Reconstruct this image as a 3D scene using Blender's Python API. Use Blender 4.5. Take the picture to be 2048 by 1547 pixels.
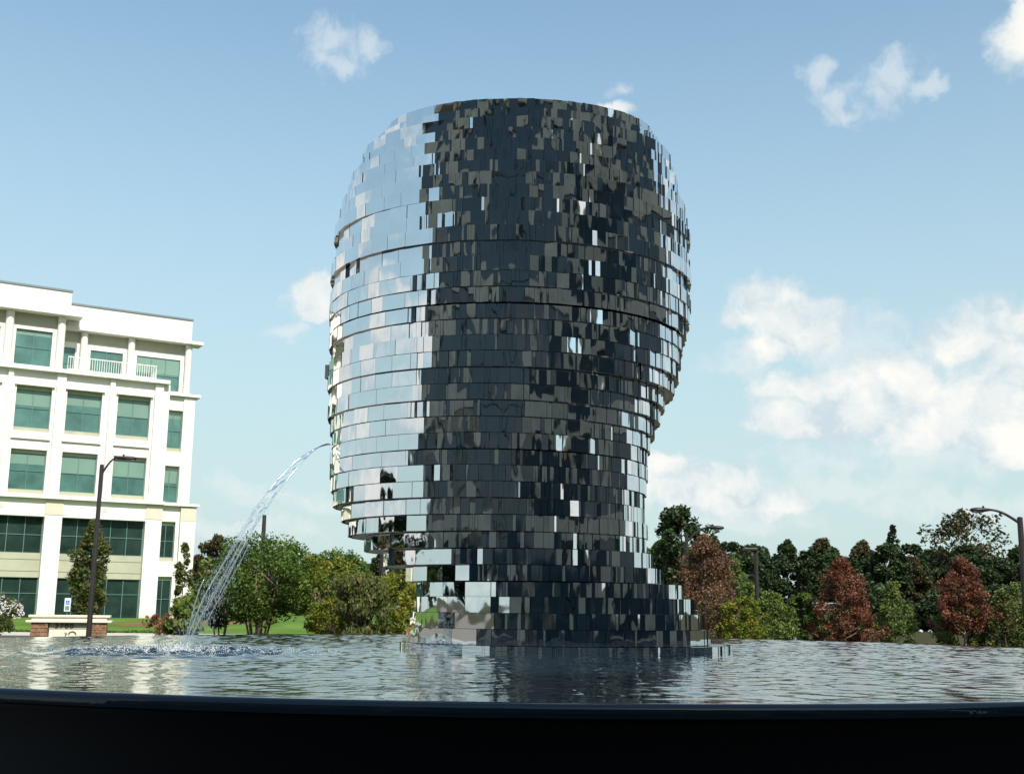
import bpy, math, random
import numpy as np
from mathutils import Matrix, Vector

random.seed(7)
RNG = np.random.default_rng(7)
for o in list(bpy.data.objects):
    bpy.data.objects.remove(o)
SC = bpy.context.scene
COL = SC.collection
R = math.radians

# ------------------------------------------------------------------ camera
PITCH, ROLL, EYE = R(10.9), R(0.6), Vector((0, 0, 1.6))
fw = Vector((0, math.cos(PITCH), math.sin(PITCH)))
up0 = Vector((0, -math.sin(PITCH), math.cos(PITCH)))
rt0 = Vector((1, 0, 0))
rt = rt0 * math.cos(ROLL) + up0 * math.sin(ROLL)
up = up0 * math.cos(ROLL) - rt0 * math.sin(ROLL)
cam = bpy.data.objects.new('camera', bpy.data.cameras.new('camera'))
COL.objects.link(cam)
m = Matrix.Identity(4)
for i in range(3):
    m[i][0], m[i][1], m[i][2], m[i][3] = rt[i], up[i], -fw[i], EYE[i]
cam.matrix_world = m
cam.data.sensor_width = 36.0
cam.data.lens = 36.0 * 2300 / 2048
cam.data.clip_end = 5000
SC.camera = cam
SC.view_settings.view_transform = 'Standard'
SC.view_settings.look = 'None'
SC.view_settings.gamma = 1
SC.view_settings.exposure = 0.33

# ------------------------------------------------------------------ sun
SUN_AZ, SUN_EL = math.atan2(0.47, -0.88), R(46)
sdir = Vector((math.sin(SUN_AZ) * math.cos(SUN_EL), math.cos(SUN_AZ) * math.cos(SUN_EL), math.sin(SUN_EL)))
sl = bpy.data.lights.new('sun', 'SUN')
sl.energy = 4.6
sl.angle = R(0.53)
sl.color = (1.0, 0.95, 0.86)
so = bpy.data.objects.new('sun', sl)
COL.objects.link(so)
so.location = (30, -40, 60)
so.rotation_euler = (-sdir).to_track_quat('-Z', 'Y').to_euler()

# ------------------------------------------------------------------ sky with clouds
W = bpy.data.worlds.new('World')
SC.world = W
W.use_nodes = True
nt = W.node_tree
nt.nodes.clear()


class NT:
    """tiny helper for building node trees"""
    def __init__(s, tree): s.t = tree
    def n(s, typ, **kw):
        nd = s.t.nodes.new(typ)
        for k, v in kw.items(): setattr(nd, k, v)
        return nd
    def l(s, a, b): s.t.links.new(a, b)
    def setin(s, sock, v):
        if hasattr(v, 'is_output') or isinstance(v, bpy.types.NodeSocket): s.l(v, sock)
        else: sock.default_value = v
    def math(s, op, a, b=None, c=None, clamp=False):
        nd = s.n('ShaderNodeMath', operation=op, use_clamp=clamp)
        for i, v in enumerate((a, b, c)):
            if v is not None: s.setin(nd.inputs[i], v)
        return nd.outputs[0]
    def vec(s, op, a, b=None):
        nd = s.n('ShaderNodeVectorMath', operation=op)
        s.setin(nd.inputs[0], a)
        if b is not None: s.setin(nd.inputs[1], b)
        return nd.outputs['Value'] if op in ('LENGTH', 'DOT_PRODUCT', 'DISTANCE') else nd.outputs[0]
    def mix(s, fac, a, b, typ='MIX'):
        nd = s.n('ShaderNodeMix', data_type='RGBA', blend_type=typ)
        s.setin(nd.inputs[0], fac); s.setin(nd.inputs[6], a); s.setin(nd.inputs[7], b)
        return nd.outputs[2]
    def noise(s, vec=None, scale=5, detail=4, rough=0.5, out=0):
        nd = s.n('ShaderNodeTexNoise')
        if vec is not None: s.l(vec, nd.inputs['Vector'])
        nd.inputs['Scale'].default_value = scale
        nd.inputs['Detail'].default_value = detail
        nd.inputs['Roughness'].default_value = rough
        return nd.outputs[out]
    def ramp(s, fac, stops):
        nd = s.n('ShaderNodeValToRGB')
        e = nd.color_ramp.elements
        while len(e) < len(stops): e.new(0.5)
        for el, (p, c) in zip(e, stops):
            el.position = p
            el.color = (*c, 1) if len(c) == 3 else c
        s.setin(nd.inputs[0], fac)
        return nd.outputs[0]
    def smooth(s, v, lo, hi, a=0.0, b=1.0):
        nd = s.n('ShaderNodeMapRange', interpolation_type='SMOOTHSTEP')
        s.setin(nd.inputs[0], v)
        for i, q in enumerate((lo, hi, a, b)): nd.inputs[i + 1].default_value = q
        return nd.outputs[0]


def azel(px, py):
    d = fw + rt * ((px - 1024) / 2300) + up * ((773.5 - py) / 2300)
    d.normalize()
    return math.atan2(d.x, d.y), math.asin(d.z)


N = NT(nt)
sky = N.n('ShaderNodeTexSky', sky_type='NISHITA')
sky.sun_disc = False
sky.sun_elevation = SUN_EL
sky.sun_rotation = SUN_AZ
sky.altitude = 150
sky.air_density = 1.0
sky.dust_density = 1.3
sky.ozone_density = 1.0
gen = N.n('ShaderNodeTexCoord').outputs['Generated']
sep = N.n('ShaderNodeSeparateXYZ')
N.l(gen, sep.inputs[0])
az = N.math('ARCTAN2', sep.outputs[0], sep.outputs[1])
el = N.math('ARCSINE', sep.outputs[2])
cb = N.n('ShaderNodeCombineXYZ')
N.l(az, cb.inputs[0]); N.l(el, cb.inputs[1])
P = cb.outputs[0]
warp = N.noise(P, 22, 5, 0.58, 1)
warp2 = N.vec('SCALE', N.vec('SUBTRACT', warp, (0.5, 0.5, 0.5)))
warp2.node.inputs['Scale'].default_value = 0.05
PW = N.vec('ADD', P, warp2)
# cloud lumps: direction in the sky, angular half width / half height, weight
STRONG = [(2050, 75, 62, 55), (2062, 15, 40, 60), (636, 604, 62, 42), (1225, 226, 44, 20),
          (1545, 612, 78, 44), (1500, 630, 45, 24), (1592, 655, 85, 50), (1545, 700, 60, 24),
          (1780, 752, 78, 55), (1640, 785, 120, 36), (1790, 830, 160, 62), (1555, 838, 66, 38), (1620, 862, 90, 20),
          (1950, 668, 115, 55), (2010, 640, 62, 42), (2045, 730, 90, 66), (1930, 805, 120, 55), (2035, 880, 100, 50), (1860, 850, 120, 40),
          (1325, 942, 66, 44), (1375, 975, 105, 45), (1478, 958, 52, 36), (1545, 1000, 78, 34), (1455, 1002, 115, 28), (-170, 900, 160, 80)]
FAINT = [(660, 85, 75, 48), (738, 85, 45, 34), (650, 130, 75, 34), (1242, 180, 34, 20),
         (1640, 142, 48, 30), (1685, 187, 62, 28), (1795, 142, 66, 36), (1855, 165, 48, 26), (1765, 178, 34, 32), (1700, 222, 54, 28),
         (585, 668, 60, 18), (1700, 690, 170, 70), (1900, 905, 300, 50), (1660, 915, 150, 32), (1700, 970, 190, 36), (1900, 1010, 260, 40),
         (470, 966, 90, 30), (545, 985, 95, 24), (640, 1005, 90, 26), (500, 1050, 260, 26), (100, 1050, 220, 40), (1480, 720, 70, 40), (1480, 1040, 260, 26)]


def lumps(lst, sm):
    acc = None
    for (x, y, rx, ry) in lst:
        a, e = azel(x, y)
        sx, sy = 2300 / (rx * 1.15), 2300 / (ry * 1.15)
        nd = N.n('ShaderNodeVectorMath', operation='MULTIPLY_ADD')
        N.l(PW, nd.inputs[0])
        nd.inputs[1].default_value = (sx, sy, 0)
        nd.inputs[2].default_value = (-a * sx, -e * sy, 0)
        f = N.vec('LENGTH', nd.outputs[0])
        acc = f if acc is None else N.math('SMOOTH_MIN', acc, f, sm)
    return N.math('SUBTRACT', 1.0, acc)


strong = lumps(STRONG, 0.25)
faint = lumps(FAINT, 0.3)
# clouds of the same kind all round the rest of the sky
wide = N.noise(N.vec('MULTIPLY', P, (1.0, 2.2, 1.0)), 3.1, 3, 0.5)
out_view = N.smooth(N.math('ABSOLUTE', az), 0.5, 0.8)
el_band = N.smooth(el, 0.95, 0.45)
wf = N.math('MULTIPLY', N.math('MULTIPLY_ADD', N.math('SUBTRACT', wide, 0.53), 6.0, 0.1), N.math('MULTIPLY', out_view, el_band))
wf = N.math('ADD', wf, N.math('MULTIPLY_ADD', N.math('MULTIPLY', out_view, el_band), 0.9, -0.9))
strong = N.math('SMOOTH_MAX', strong, wf, 0.1)
fine = N.noise(PW, 34, 6, 0.6)
fz = N.math('SUBTRACT', fine, 0.5)
field = N.math('MULTIPLY_ADD', fz, 1.25, strong)
mask = N.smooth(field, -0.22, 0.42)
fmask = N.math('MULTIPLY', N.smooth(N.math('MULTIPLY_ADD', fz, 2.3, faint), 0.0, 0.95), 0.56)
light = N.noise(N.vec('ADD', PW, (0.012, -0.02, 0.3)), 20, 5, 0.55)
lum = N.math('ADD', N.math('MULTIPLY', field, 0.36), N.math('MULTIPLY_ADD', N.math('SUBTRACT', light, 0.5), 2.0, 0.36))
ccol = N.ramp(lum, [(0.25, (0.50, 0.59, 0.64)), (0.52, (0.66, 0.70, 0.705)), (0.85, (0.82, 0.80, 0.755))])
skyb = N.vec('MULTIPLY', sky.outputs[0], (0.124, 0.163, 0.163))
# milky summer haze towards the horizon
hz = N.smooth(el, 0.62, -0.02, 0.15, 0.96)
skyc = N.mix(hz, skyb, (0.478, 0.597, 0.592, 1))
skyc = N.mix(fmask, skyc, (0.66, 0.70, 0.71, 1))
fin = N.mix(N.math('MULTIPLY', mask, 0.93), skyc, ccol)
bg = N.n('ShaderNodeBackground')
N.l(fin, bg.inputs[0])
bg.inputs[1].default_value = 1.0
W.cycles.sampling_method = 'MANUAL'
W.cycles.sample_map_resolution = 256
wo = N.n('ShaderNodeOutputWorld')
N.l(bg.outputs[0], wo.inputs[0])


# ------------------------------------------------------------------ materials
def mat(name, base, rough=0.6, metal=0.0, spec=0.5, var=0.0, vscale=3.0, bump=0.0, bscale=20.0, ior=None, col2=None, detail=5):
    mt = bpy.data.materials.new(name)
    mt.use_nodes = True
    k = NT(mt.node_tree)
    b = mt.node_tree.nodes['Principled BSDF']
    b.inputs['Roughness'].default_value = rough
    b.inputs['Metallic'].default_value = metal
    b.inputs['Specular IOR Level'].default_value = spec
    if ior: b.inputs['IOR'].default_value = ior
    b.inputs['Base Color'].default_value = (*base, 1)
    pos = k.n('ShaderNodeNewGeometry').outputs['Position']
    if var or col2:
        nz = k.noise(pos, vscale, detail, 0.6)
        c2 = col2 or tuple(c * (1 - var) for c in base)
        k.l(k.ramp(nz, [(0.35, base), (0.68, c2)]), b.inputs['Base Color'])
    if bump:
        bn = k.n('ShaderNodeBump')
        bn.inputs['Strength'].default_value = bump
        bn.inputs['Distance'].default_value = 0.02
        k.l(k.noise(pos, bscale, 5, 0.6), bn.inputs['Height'])
        k.l(bn.outputs[0], b.inputs['Normal'])
    return mt


def leafmat(name, c1, c2, c3, trans=0.25):
    mt = bpy.data.materials.new(name)
    mt.use_nodes = True
    k = NT(mt.node_tree)
    mt.node_tree.nodes.clear()
    at = k.n('ShaderNodeAttribute', attribute_name='tint').outputs['Fac']
    orn = k.n('ShaderNodeObjectInfo').outputs['Random']
    col = k.ramp(at, [(0.05, c1), (0.5, c2), (0.95, c3)])
    col = k.mix(k.math('MULTIPLY', orn, 0.35), col, k.mix(1.0, col, (0.75, 0.8, 0.7, 1), 'MULTIPLY'))
    d = k.n('ShaderNodeBsdfPrincipled')
    k.l(col, d.inputs['Base Color'])
    d.inputs['Roughness'].default_value = 0.55
    d.inputs['Specular IOR Level'].default_value = 0.3
    t = k.n('ShaderNodeBsdfTranslucent')
    k.l(col, t.inputs[0])
    ms = k.n('ShaderNodeMixShader')
    ms.inputs[0].default_value = trans
    k.l(d.outputs[0], ms.inputs[1]); k.l(t.outputs[0], ms.inputs[2])
    o = k.n('ShaderNodeOutputMaterial')
    k.l(ms.outputs[0], o.inputs[0])
    return mt


M = {}
M['cream'] = mat('cream_stucco', (0.75, 0.725, 0.655), 0.85, var=0.11, vscale=0.35, bump=0.15, bscale=30)
M['tan'] = mat('tan_panel', (0.42, 0.41, 0.30), 0.85, var=0.15, vscale=0.8, bump=0.2, bscale=25)
M['beige'] = mat('beige_block', (0.60, 0.55, 0.44), 0.85, var=0.08, vscale=1.5, bump=0.15)
M['coping'] = mat('dark_coping', (0.16, 0.19, 0.20), 0.5, 0.3)
M['frame_green'] = mat('green_frame', (0.10, 0.19, 0.17), 0.4)
M['frame_brown'] = mat('dark_frame', (0.05, 0.045, 0.045), 0.5)
M['rail'] = mat('white_rail', (0.75, 0.74, 0.70), 0.5)
M['pole'] = mat('bronze_pole', (0.030, 0.024, 0.024), 0.45, var=0.3, vscale=6)
M['lens'] = mat('lamp_glass', (0.35, 0.35, 0.33), 0.2)
M['granite'] = mat('wet_black_granite', (0.003, 0.003, 0.0035), 0.45, spec=0.10, var=0.4, vscale=40, bump=0.06, bscale=6)
M['lawn'] = mat('lawn_grass', (0.120, 0.195, 0.032), 0.9, spec=0.1, col2=(0.060, 0.120, 0.020), vscale=0.5, bump=0.6, bscale=30)
M['concrete'] = mat('pale_concrete', (0.56, 0.53, 0.46), 0.9, var=0.15, vscale=1.2, bump=0.1)
M['asphalt'] = mat('asphalt', (0.06, 0.06, 0.06), 0.9, var=0.3, vscale=3, bump=0.2)
M['redkerb'] = mat('red_painted_kerb', (0.42, 0.09, 0.08), 0.7, var=0.2, vscale=3)
M['mulch'] = mat('pine_mulch', (0.24, 0.095, 0.05), 0.95, var=0.5, vscale=9, bump=0.8, bscale=20)
M['bed'] = mat('bed_and_shade', (0.035, 0.040, 0.018), 0.95, spec=0.1, col2=(0.055, 0.045, 0.025), vscale=1.5, bump=0.6)  # bed soil, its dark tone also used as painted shade under trees
M['paving'] = mat('plaza_paving', (0.20, 0.17, 0.14), 0.85, var=0.25, vscale=1.4, bump=0.1)
M['bark'] = mat('bark', (0.14, 0.105, 0.075), 0.9, var=0.5, vscale=12, bump=0.5, bscale=30)
M['bark_pale'] = mat('pale_bark', (0.36, 0.26, 0.17), 0.85, var=0.4, vscale=9, bump=0.3)
M['stone_brown'] = mat('brown_stone', (0.32, 0.17, 0.095), 0.9, var=0.5, vscale=5, bump=0.4)
M['mortar'] = mat('mortar', (0.42, 0.38, 0.32), 0.95)
M['limestone'] = mat('limestone', (0.72, 0.66, 0.54), 0.85, var=0.08, vscale=3, bump=0.1)
M['ink'] = mat('dark_lettering', (0.05, 0.045, 0.04), 0.6)
M['white_sign'] = mat('white_sign', (0.78, 0.80, 0.82), 0.4)
M['blue_sign'] = mat('blue_sign', (0.06, 0.16, 0.45), 0.4)
M['green_post'] = mat('green_post', (0.04, 0.12, 0.08), 0.5)
M['galv'] = mat('galvanised_steel', (0.26, 0.28, 0.30), 0.6, 0.0, var=0.2, vscale=4)
M['pale_stone'] = mat('pale_stone', (0.62, 0.60, 0.55), 0.9, var=0.3, vscale=4, bump=0.4)
M['core'] = mat('steel_core', (0.35, 0.36, 0.36), 0.25, 1.0)
M['brick_shade'] = mat('brown_cladding', (0.52, 0.465, 0.38), 0.85, var=0.3, vscale=0.7, bump=0.2)
M['dark_glass'] = mat('dark_blue_glass', (0.036, 0.062, 0.082), 0.05, spec=0.6, var=0.3, vscale=0.5)
M['flower'] = mat('white_blossom', (0.75, 0.70, 0.66), 0.8)
M['blind'] = mat('window_blind', (0.17, 0.28, 0.225), 0.35, var=0.12, vscale=0.7)
M['droplet'] = mat('white_water', (0.80, 0.85, 0.88), 0.15)


def glassmat(name, base, seed):
    """office glazing: dark green tinted, glossy, slightly uneven, with patchy reflections mixed into the colour"""
    mt = bpy.data.materials.new(name)
    mt.use_nodes = True
    k = NT(mt.node_tree)
    b = mt.node_tree.nodes['Principled BSDF']
    b.inputs['Roughness'].default_value = 0.02
    b.inputs['IOR'].default_value = 1.65
    b.inputs['Specular Tint'].default_value = (0.8, 1.0, 0.93, 1)
    pos = k.n('ShaderNodeNewGeometry').outputs['Position']
    nz = k.noise(pos, 0.55 + seed * 0.2, 3, 0.6)
    k.l(k.ramp(nz, [(0.3, base), (0.72, tuple(c * 2.1 for c in base))]), b.inputs['Base Color'])  # lighter patches in the base colour imitate cloud reflections
    bn = k.n('ShaderNodeBump')
    bn.inputs['Strength'].default_value = 0.09
    bn.inputs['Distance'].default_value = 0.03
    k.l(k.noise(pos, 1.2, 2, 0.5), bn.inputs['Height'])
    k.l(bn.outputs[0], b.inputs['Normal'])
    return mt


M['glass'] = glassmat('green_glass', (0.048, 0.105, 0.092), 0)
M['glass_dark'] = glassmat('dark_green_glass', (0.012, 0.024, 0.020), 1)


def mirrormat():
    mt = bpy.data.materials.new('mirror_steel')
    mt.use_nodes = True
    k = NT(mt.node_tree)
    b = mt.node_tree.nodes['Principled BSDF']
    b.inputs['Metallic'].default_value = 1.0
    pos = k.n('ShaderNodeNewGeometry').outputs['Position']
    k.l(k.ramp(k.noise(pos, 1.7, 4, 0.6), [(0.3, (0.80, 0.82, 0.83)), (0.75, (0.69, 0.71, 0.72))]), b.inputs['Base Color'])
    k.l(k.math('MULTIPLY_ADD', k.noise(pos, 7, 4, 0.7), 0.07, -0.012), b.inputs['Roughness'])
    bn = k.n('ShaderNodeBump')
    bn.inputs['Strength'].default_value = 0.10
    bn.inputs['Distance'].default_value = 0.035
    k.l(k.noise(k.vec('MULTIPLY', pos, (1.0, 1.0, 0.55)), 4.5, 1.0, 0.4), bn.inputs['Height'])
    k.l(bn.outputs[0], b.inputs['Normal'])
    return mt


M['mirror'] = mirrormat()


def watermat():
    mt = bpy.data.materials.new('pool_water')
    mt.use_nodes = True
    k = NT(mt.node_tree)
    b = mt.node_tree.nodes['Principled BSDF']
    b.inputs['Base Color'].default_value = (0.010, 0.020, 0.032, 1)
    b.inputs['Roughness'].default_value = 0.03
    b.inputs['IOR'].default_value = 1.40
    pos = k.n('ShaderNodeNewGeometry').outputs['Position']
    h = k.math('ADD', k.noise(pos, 9.0, 3, 0.55), k.math('MULTIPLY', k.noise(pos, 30, 2, 0.5), 0.25))
    bn = k.n('ShaderNodeBump')
    bn.inputs['Strength'].default_value = 0.10
    bn.inputs['Distance'].default_value = 0.02
    k.l(h, bn.inputs['Height'])
    k.l(bn.outputs[0], b.inputs['Normal'])
    return mt


M['water'] = watermat()


def jetmat():
    mt = bpy.data.materials.new('jet_water')
    mt.use_nodes = True
    k = NT(mt.node_tree)
    mt.node_tree.nodes.clear()
    g = k.n('ShaderNodeBsdfGlossy'); g.inputs['Roughness'].default_value = 0.08
    g.inputs['Color'].default_value = (0.9, 0.94, 1, 1)
    t = k.n('ShaderNodeBsdfTransparent'); t.inputs['Color'].default_value = (0.93, 0.96, 0.98, 1)
    d = k.n('ShaderNodeBsdfDiffuse'); d.inputs['Color'].default_value = (0.75, 0.8, 0.84, 1)
    fr = k.n('ShaderNodeFresnel'); fr.inputs['IOR'].default_value = 1.33
    a = k.n('ShaderNodeMixShader'); k.l(k.math('ADD', fr.outputs[0], 0.08, clamp=True), a.inputs[0])
    k.l(t.outputs[0], a.inputs[1]); k.l(g.outputs[0], a.inputs[2])
    b = k.n('ShaderNodeMixShader'); b.inputs[0].default_value = 0.09
    k.l(a.outputs[0], b.inputs[1]); k.l(d.outputs[0], b.inputs[2])
    o = k.n('ShaderNodeOutputMaterial'); k.l(b.outputs[0], o.inputs[0])
    return mt


M['jet'] = jetmat()
M['leaf_green'] = leafmat('leaf_green', (0.040, 0.085, 0.014), (0.090, 0.150, 0.024), (0.19, 0.23, 0.042))
M['leaf_yellow'] = leafmat('leaf_yellow', (0.07, 0.12, 0.012), (0.16, 0.19, 0.02), (0.33, 0.26, 0.03))
M['leaf_olive'] = leafmat('leaf_olive', (0.045, 0.075, 0.015), (0.10, 0.12, 0.03), (0.22, 0.15, 0.06))
M['leaf_red'] = leafmat('leaf_red', (0.075, 0.032, 0.020), (0.19, 0.070, 0.038), (0.34, 0.15, 0.075))
M['leaf_rust'] = leafmat('leaf_rust', (0.070, 0.038, 0.022), (0.16, 0.080, 0.045), (0.25, 0.15, 0.07))
M['leaf_dark'] = leafmat('leaf_dark', (0.018, 0.036, 0.012), (0.034, 0.060, 0.018), (0.065, 0.085, 0.028), 0.15)
M['leaf_dark2'] = leafmat('leaf_autumn', (0.030, 0.040, 0.014), (0.065, 0.062, 0.022), (0.12, 0.065, 0.032), 0.15)
M['leaf_forest'] = leafmat('leaf_forest', (0.030, 0.060, 0.014), (0.055, 0.090, 0.022), (0.10, 0.13, 0.032), .15)
M['leaf_mid'] = leafmat('leaf_mid', (0.065, 0.105, 0.024), (0.130, 0.185, 0.042), (0.23, 0.27, 0.065))


# ------------------------------------------------------------------ mesh helpers
class MB:
    def __init__(s): s.v, s.f = [], []
    def box(s, x0, x1, y0, y1, z0, z1):
        b = len(s.v)
        s.v += [(x0, y0, z0), (x1, y0, z0), (x1, y1, z0), (x0, y1, z0), (x0, y0, z1), (x1, y0, z1), (x1, y1, z1), (x0, y1, z1)]
        s.f += [tuple(b + i for i in q) for q in ((3, 2, 1, 0), (4, 5, 6, 7), (0, 1, 5, 4), (1, 2, 6, 5), (2, 3, 7, 6), (3, 0, 4, 7))]
        return s
    def tube(s, pts, rad, n=8, cap=True, flat=None):
        """tapered tube along points; flat=(a,b) squashes the section"""
        pts = [Vector(p) for p in pts]
        if not hasattr(rad, '__len__'): rad = [rad] * len(pts)
        b = len(s.v)
        ref = None
        for i, p in enumerate(pts):
            d = (pts[min(i + 1, len(pts) - 1)] - pts[max(i - 1, 0)]).normalized()
            if ref is None:
                ref = Vector((0, 0, 1)) if abs(d.z) < 0.9 else Vector((1, 0, 0))
            a1 = d.cross(ref).normalized(); a2 = a1.cross(d)
            fa, fb = flat or (1, 1)
            for k in range(n):
                t = 2 * math.pi * k / n
                s.v.append(tuple(p + a1 * (math.cos(t) * rad[i] * fa) + a2 * (math.sin(t) * rad[i] * fb)))
        for i in range(len(pts) - 1):
            for k in range(n):
                k2 = (k + 1) % n
                s.f.append((b + i * n + k, b + i * n + k2, b + (i + 1) * n + k2, b + (i + 1) * n + k))
        if cap:
            s.f.append(tuple(b + k for k in range(n))[::-1])
            s.f.append(tuple(b + (len(pts) - 1) * n + k for k in range(n)))
        return s
    def lathe(s, prof, n=32, c=(0, 0)):
        b = len(s.v)
        for r, z in prof:
            for k in range(n):
                t = 2 * math.pi * k / n
                s.v.append((c[0] + r * math.cos(t), c[1] + r * math.sin(t), z))
        for i in range(len(prof) - 1):
            for k in range(n):
                k2 = (k + 1) % n
                s.f.append((b + i * n + k, b + i * n + k2, b + (i + 1) * n + k2, b + (i + 1) * n + k))
        return s
    def build(s, name, material, parent=None, smooth=False, bevel=0.0):
        me = bpy.data.meshes.new(name)
        me.from_pydata(s.v, [], s.f)
        if smooth: me.shade_smooth()
        me.materials.append(M[material])
        o = bpy.data.objects.new(name, me)
        COL.objects.link(o)
        if parent: o.parent = parent
        if bevel:
            bv = o.modifiers.new('bevel', 'BEVEL'); bv.width = bevel; bv.segments = 2; bv.limit_method = 'ANGLE'
        return o


def tag(o, label=None, cat=None, group=None, kind=None):
    if label: o['label'] = label
    if cat: o['category'] = cat
    if group: o['group'] = group
    if kind: o['kind'] = kind
    return o


def empty(name, loc=(0, 0, 0), rz=0.0):
    o = bpy.data.objects.new(name, None)
    o.empty_display_size = 0.2
    COL.objects.link(o)
    o.location = loc
    o.rotation_euler.z = rz
    return o


def copy_tree(o, parent=None):
    c = o.copy()
    COL.objects.link(c)
    c.parent = parent
    for ch in list(o.children): copy_tree(ch, c)
    return c


def np_mesh(name, verts, faces4, material, tint=None, smooth=False):
    me = bpy.data.meshes.new(name)
    nv, nf = len(verts), len(faces4)
    k = faces4.shape[1]
    me.vertices.add(nv)
    me.vertices.foreach_set('co', np.asarray(verts, np.float32).ravel())
    me.loops.add(nf * k)
    me.loops.foreach_set('vertex_index', np.asarray(faces4, np.int32).ravel())
    me.polygons.add(nf)
    me.polygons.foreach_set('loop_start', np.arange(0, nf * k, k, dtype=np.int32))
    me.polygons.foreach_set('loop_total', np.full(nf, k, np.int32))
    if tint is not None:
        at = me.attributes.new('tint', 'FLOAT', 'POINT')
        at.data.foreach_set('value', np.asarray(tint, np.float32))
    me.update(calc_edges=True)
    if smooth: me.shade_smooth()
    me.materials.append(M[material])
    return me


def np_obj(name, me, parent=None):
    o = bpy.data.objects.new(name, me)
    COL.objects.link(o)
    o.parent = parent
    return o


# ------------------------------------------------------------------ ground
def sheet(name, pts, z, material, kind='structure'):
    b = MB(); b.v = [(x, y, z) for x, y in pts]; b.f = [tuple(range(len(pts)))]
    return tag(b.build(name, material), kind=kind)


sheet('ground', [(-1500, -300), (1500, -300), (1500, 2500), (-1500, 2500)], 0, 'bed')
o = sheet('plaza', [(-300, -40), (29, -40), (29, 30), (10, 36), (-12, 36), (-300, 46)], 0.005, 'paving')
sheet('bed_and_shade', [(5, 37), (300, 10), (300, 118), (12, 118)], .008, 'bed')  # dark sheet over the lawn, painting the shade below the trees
sheet('bed_and_shade', [(-14, 37), (0, 36), (0, 52), (-12.5, 51)], .008, 'bed')
sheet('road', [(-120, 47.5), (-13, 53.5), (10, 57.5), (10, 64), (-16, 60.5), (-120, 54.5)], 0.012, 'asphalt')
b = MB()
for (x0, y0, x1, y1) in ((-120, 54.5, -16, 60.5), (-16, 60.5, 10, 64)):
    k = len(b.v)
    b.v += [(x0, y0, 0.01), (x1, y1, 0.01), (x1, y1 + 0.9, 0.01), (x0, y0 + 0.9, 0.01), (x0, y0, 0.15), (x1, y1, 0.15), (x1, y1 + 0.9, 0.15), (x0, y0 + 0.9, 0.15)]
    b.f += [tuple(k + i for i in q) for q in ((4, 5, 6, 7), (0, 1, 5, 4), (2, 3, 7, 6), (1, 2, 6, 5), (3, 0, 4, 7))]
tag(b.build('kerb', 'concrete'), kind='structure')

# ------------------------------------------------------------------ fountain basin and water
PC = (0.3, 16.0)
WZ = 1.055
RP = 9.0
prof = [(RP + 0.25, 0.0), (RP + 0.25, 0.06), (RP - 0.012, 0.09), (RP - 0.012, WZ - 0.12)]
prof += [(RP - 0.1 + 0.088 * math.cos(t), WZ - 0.12 + 0.085 * math.sin(t)) for t in [R(q) for q in range(15, 91, 15)]]
prof += [(RP - 0.5, WZ - 0.035), (RP - 0.6, WZ - 0.5)]
b = MB(); b.lathe(prof, 256, PC)
tag(b.build('fountain_basin', 'granite', smooth=True), 'round black granite fountain basin with rounded overflowing lip', 'fountain basin')

LAND = (-4.0, 14.2)
nr, na = 330, 1300
rr = np.concatenate([np.linspace(0.0, RP - 0.06, nr - 8)[1:], RP - 0.06 + 0.06 * np.sin(np.linspace(0.15, math.pi / 2, 7)), [RP, RP]])
zz = np.concatenate([np.zeros(nr - 9), -0.06 * (1 - np.cos(np.linspace(0.15, math.pi / 2, 7))), [-0.075, -0.085]])
th = np.linspace(0, 2 * math.pi, na, endpoint=False)
X = PC[0] + rr[:, None] * np.cos(th)[None]
Y = PC[1] + rr[:, None] * np.sin(th)[None]
Z = np.zeros_like(X)
for k in range(56):
    wl = 0.13 + 0.42 * RNG.uniform(0, 1) ** 1.5; a = RNG.uniform(0, 2 * math.pi); ph = RNG.uniform(0, 6.28)
    amp = 0.0027 * wl * RNG.uniform(0.5, 1.2)
    wxy = (0.5 + 0.5 * np.sin(X * RNG.uniform(.4, 1.6) + Y * RNG.uniform(-1.6, 1.6) + ph * 2)) ** 1.6 * 1.25
    Z += amp * wxy * np.sin((X * math.cos(a) + Y * math.sin(a)) * 2 * math.pi / wl + ph)
D = np.hypot(X - LAND[0], Y - LAND[1])
chop = np.zeros_like(X)
for k in range(22):
    wl = RNG.uniform(0.12, 0.34); a = RNG.uniform(0, 6.28); ph = RNG.uniform(0, 6.28)
    chop += 0.021 * wl * np.sin((X * math.cos(a) + Y * math.sin(a)) * 2 * math.pi / wl + ph)
Z += chop * np.exp(-((D - 0.6) / 0.75) ** 2)
Z += 0.012 * np.sin(D * 2 * math.pi / 0.55) * np.exp(-((D - 1.7) / 0.8) ** 2)
edge = np.clip((RP - 0.15 - rr) / 0.6, 0.12, 1)[:, None]
Z = WZ + Z * edge + zz[:, None]
V = np.stack([X, Y, Z], -1).reshape(-1, 3)
nR = len(rr)
i, j = np.meshgrid(np.arange(nR - 1), np.arange(na), indexing='ij')
j2 = (j + 1) % na
F = np.stack([i * na + j, (i + 1) * na + j, (i + 1) * na + j2, i * na + j2], -1).reshape(-1, 4)
wm = np_mesh('water', V, F, 'water', smooth=True)
tag(np_obj('water', wm), kind='structure')

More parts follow.
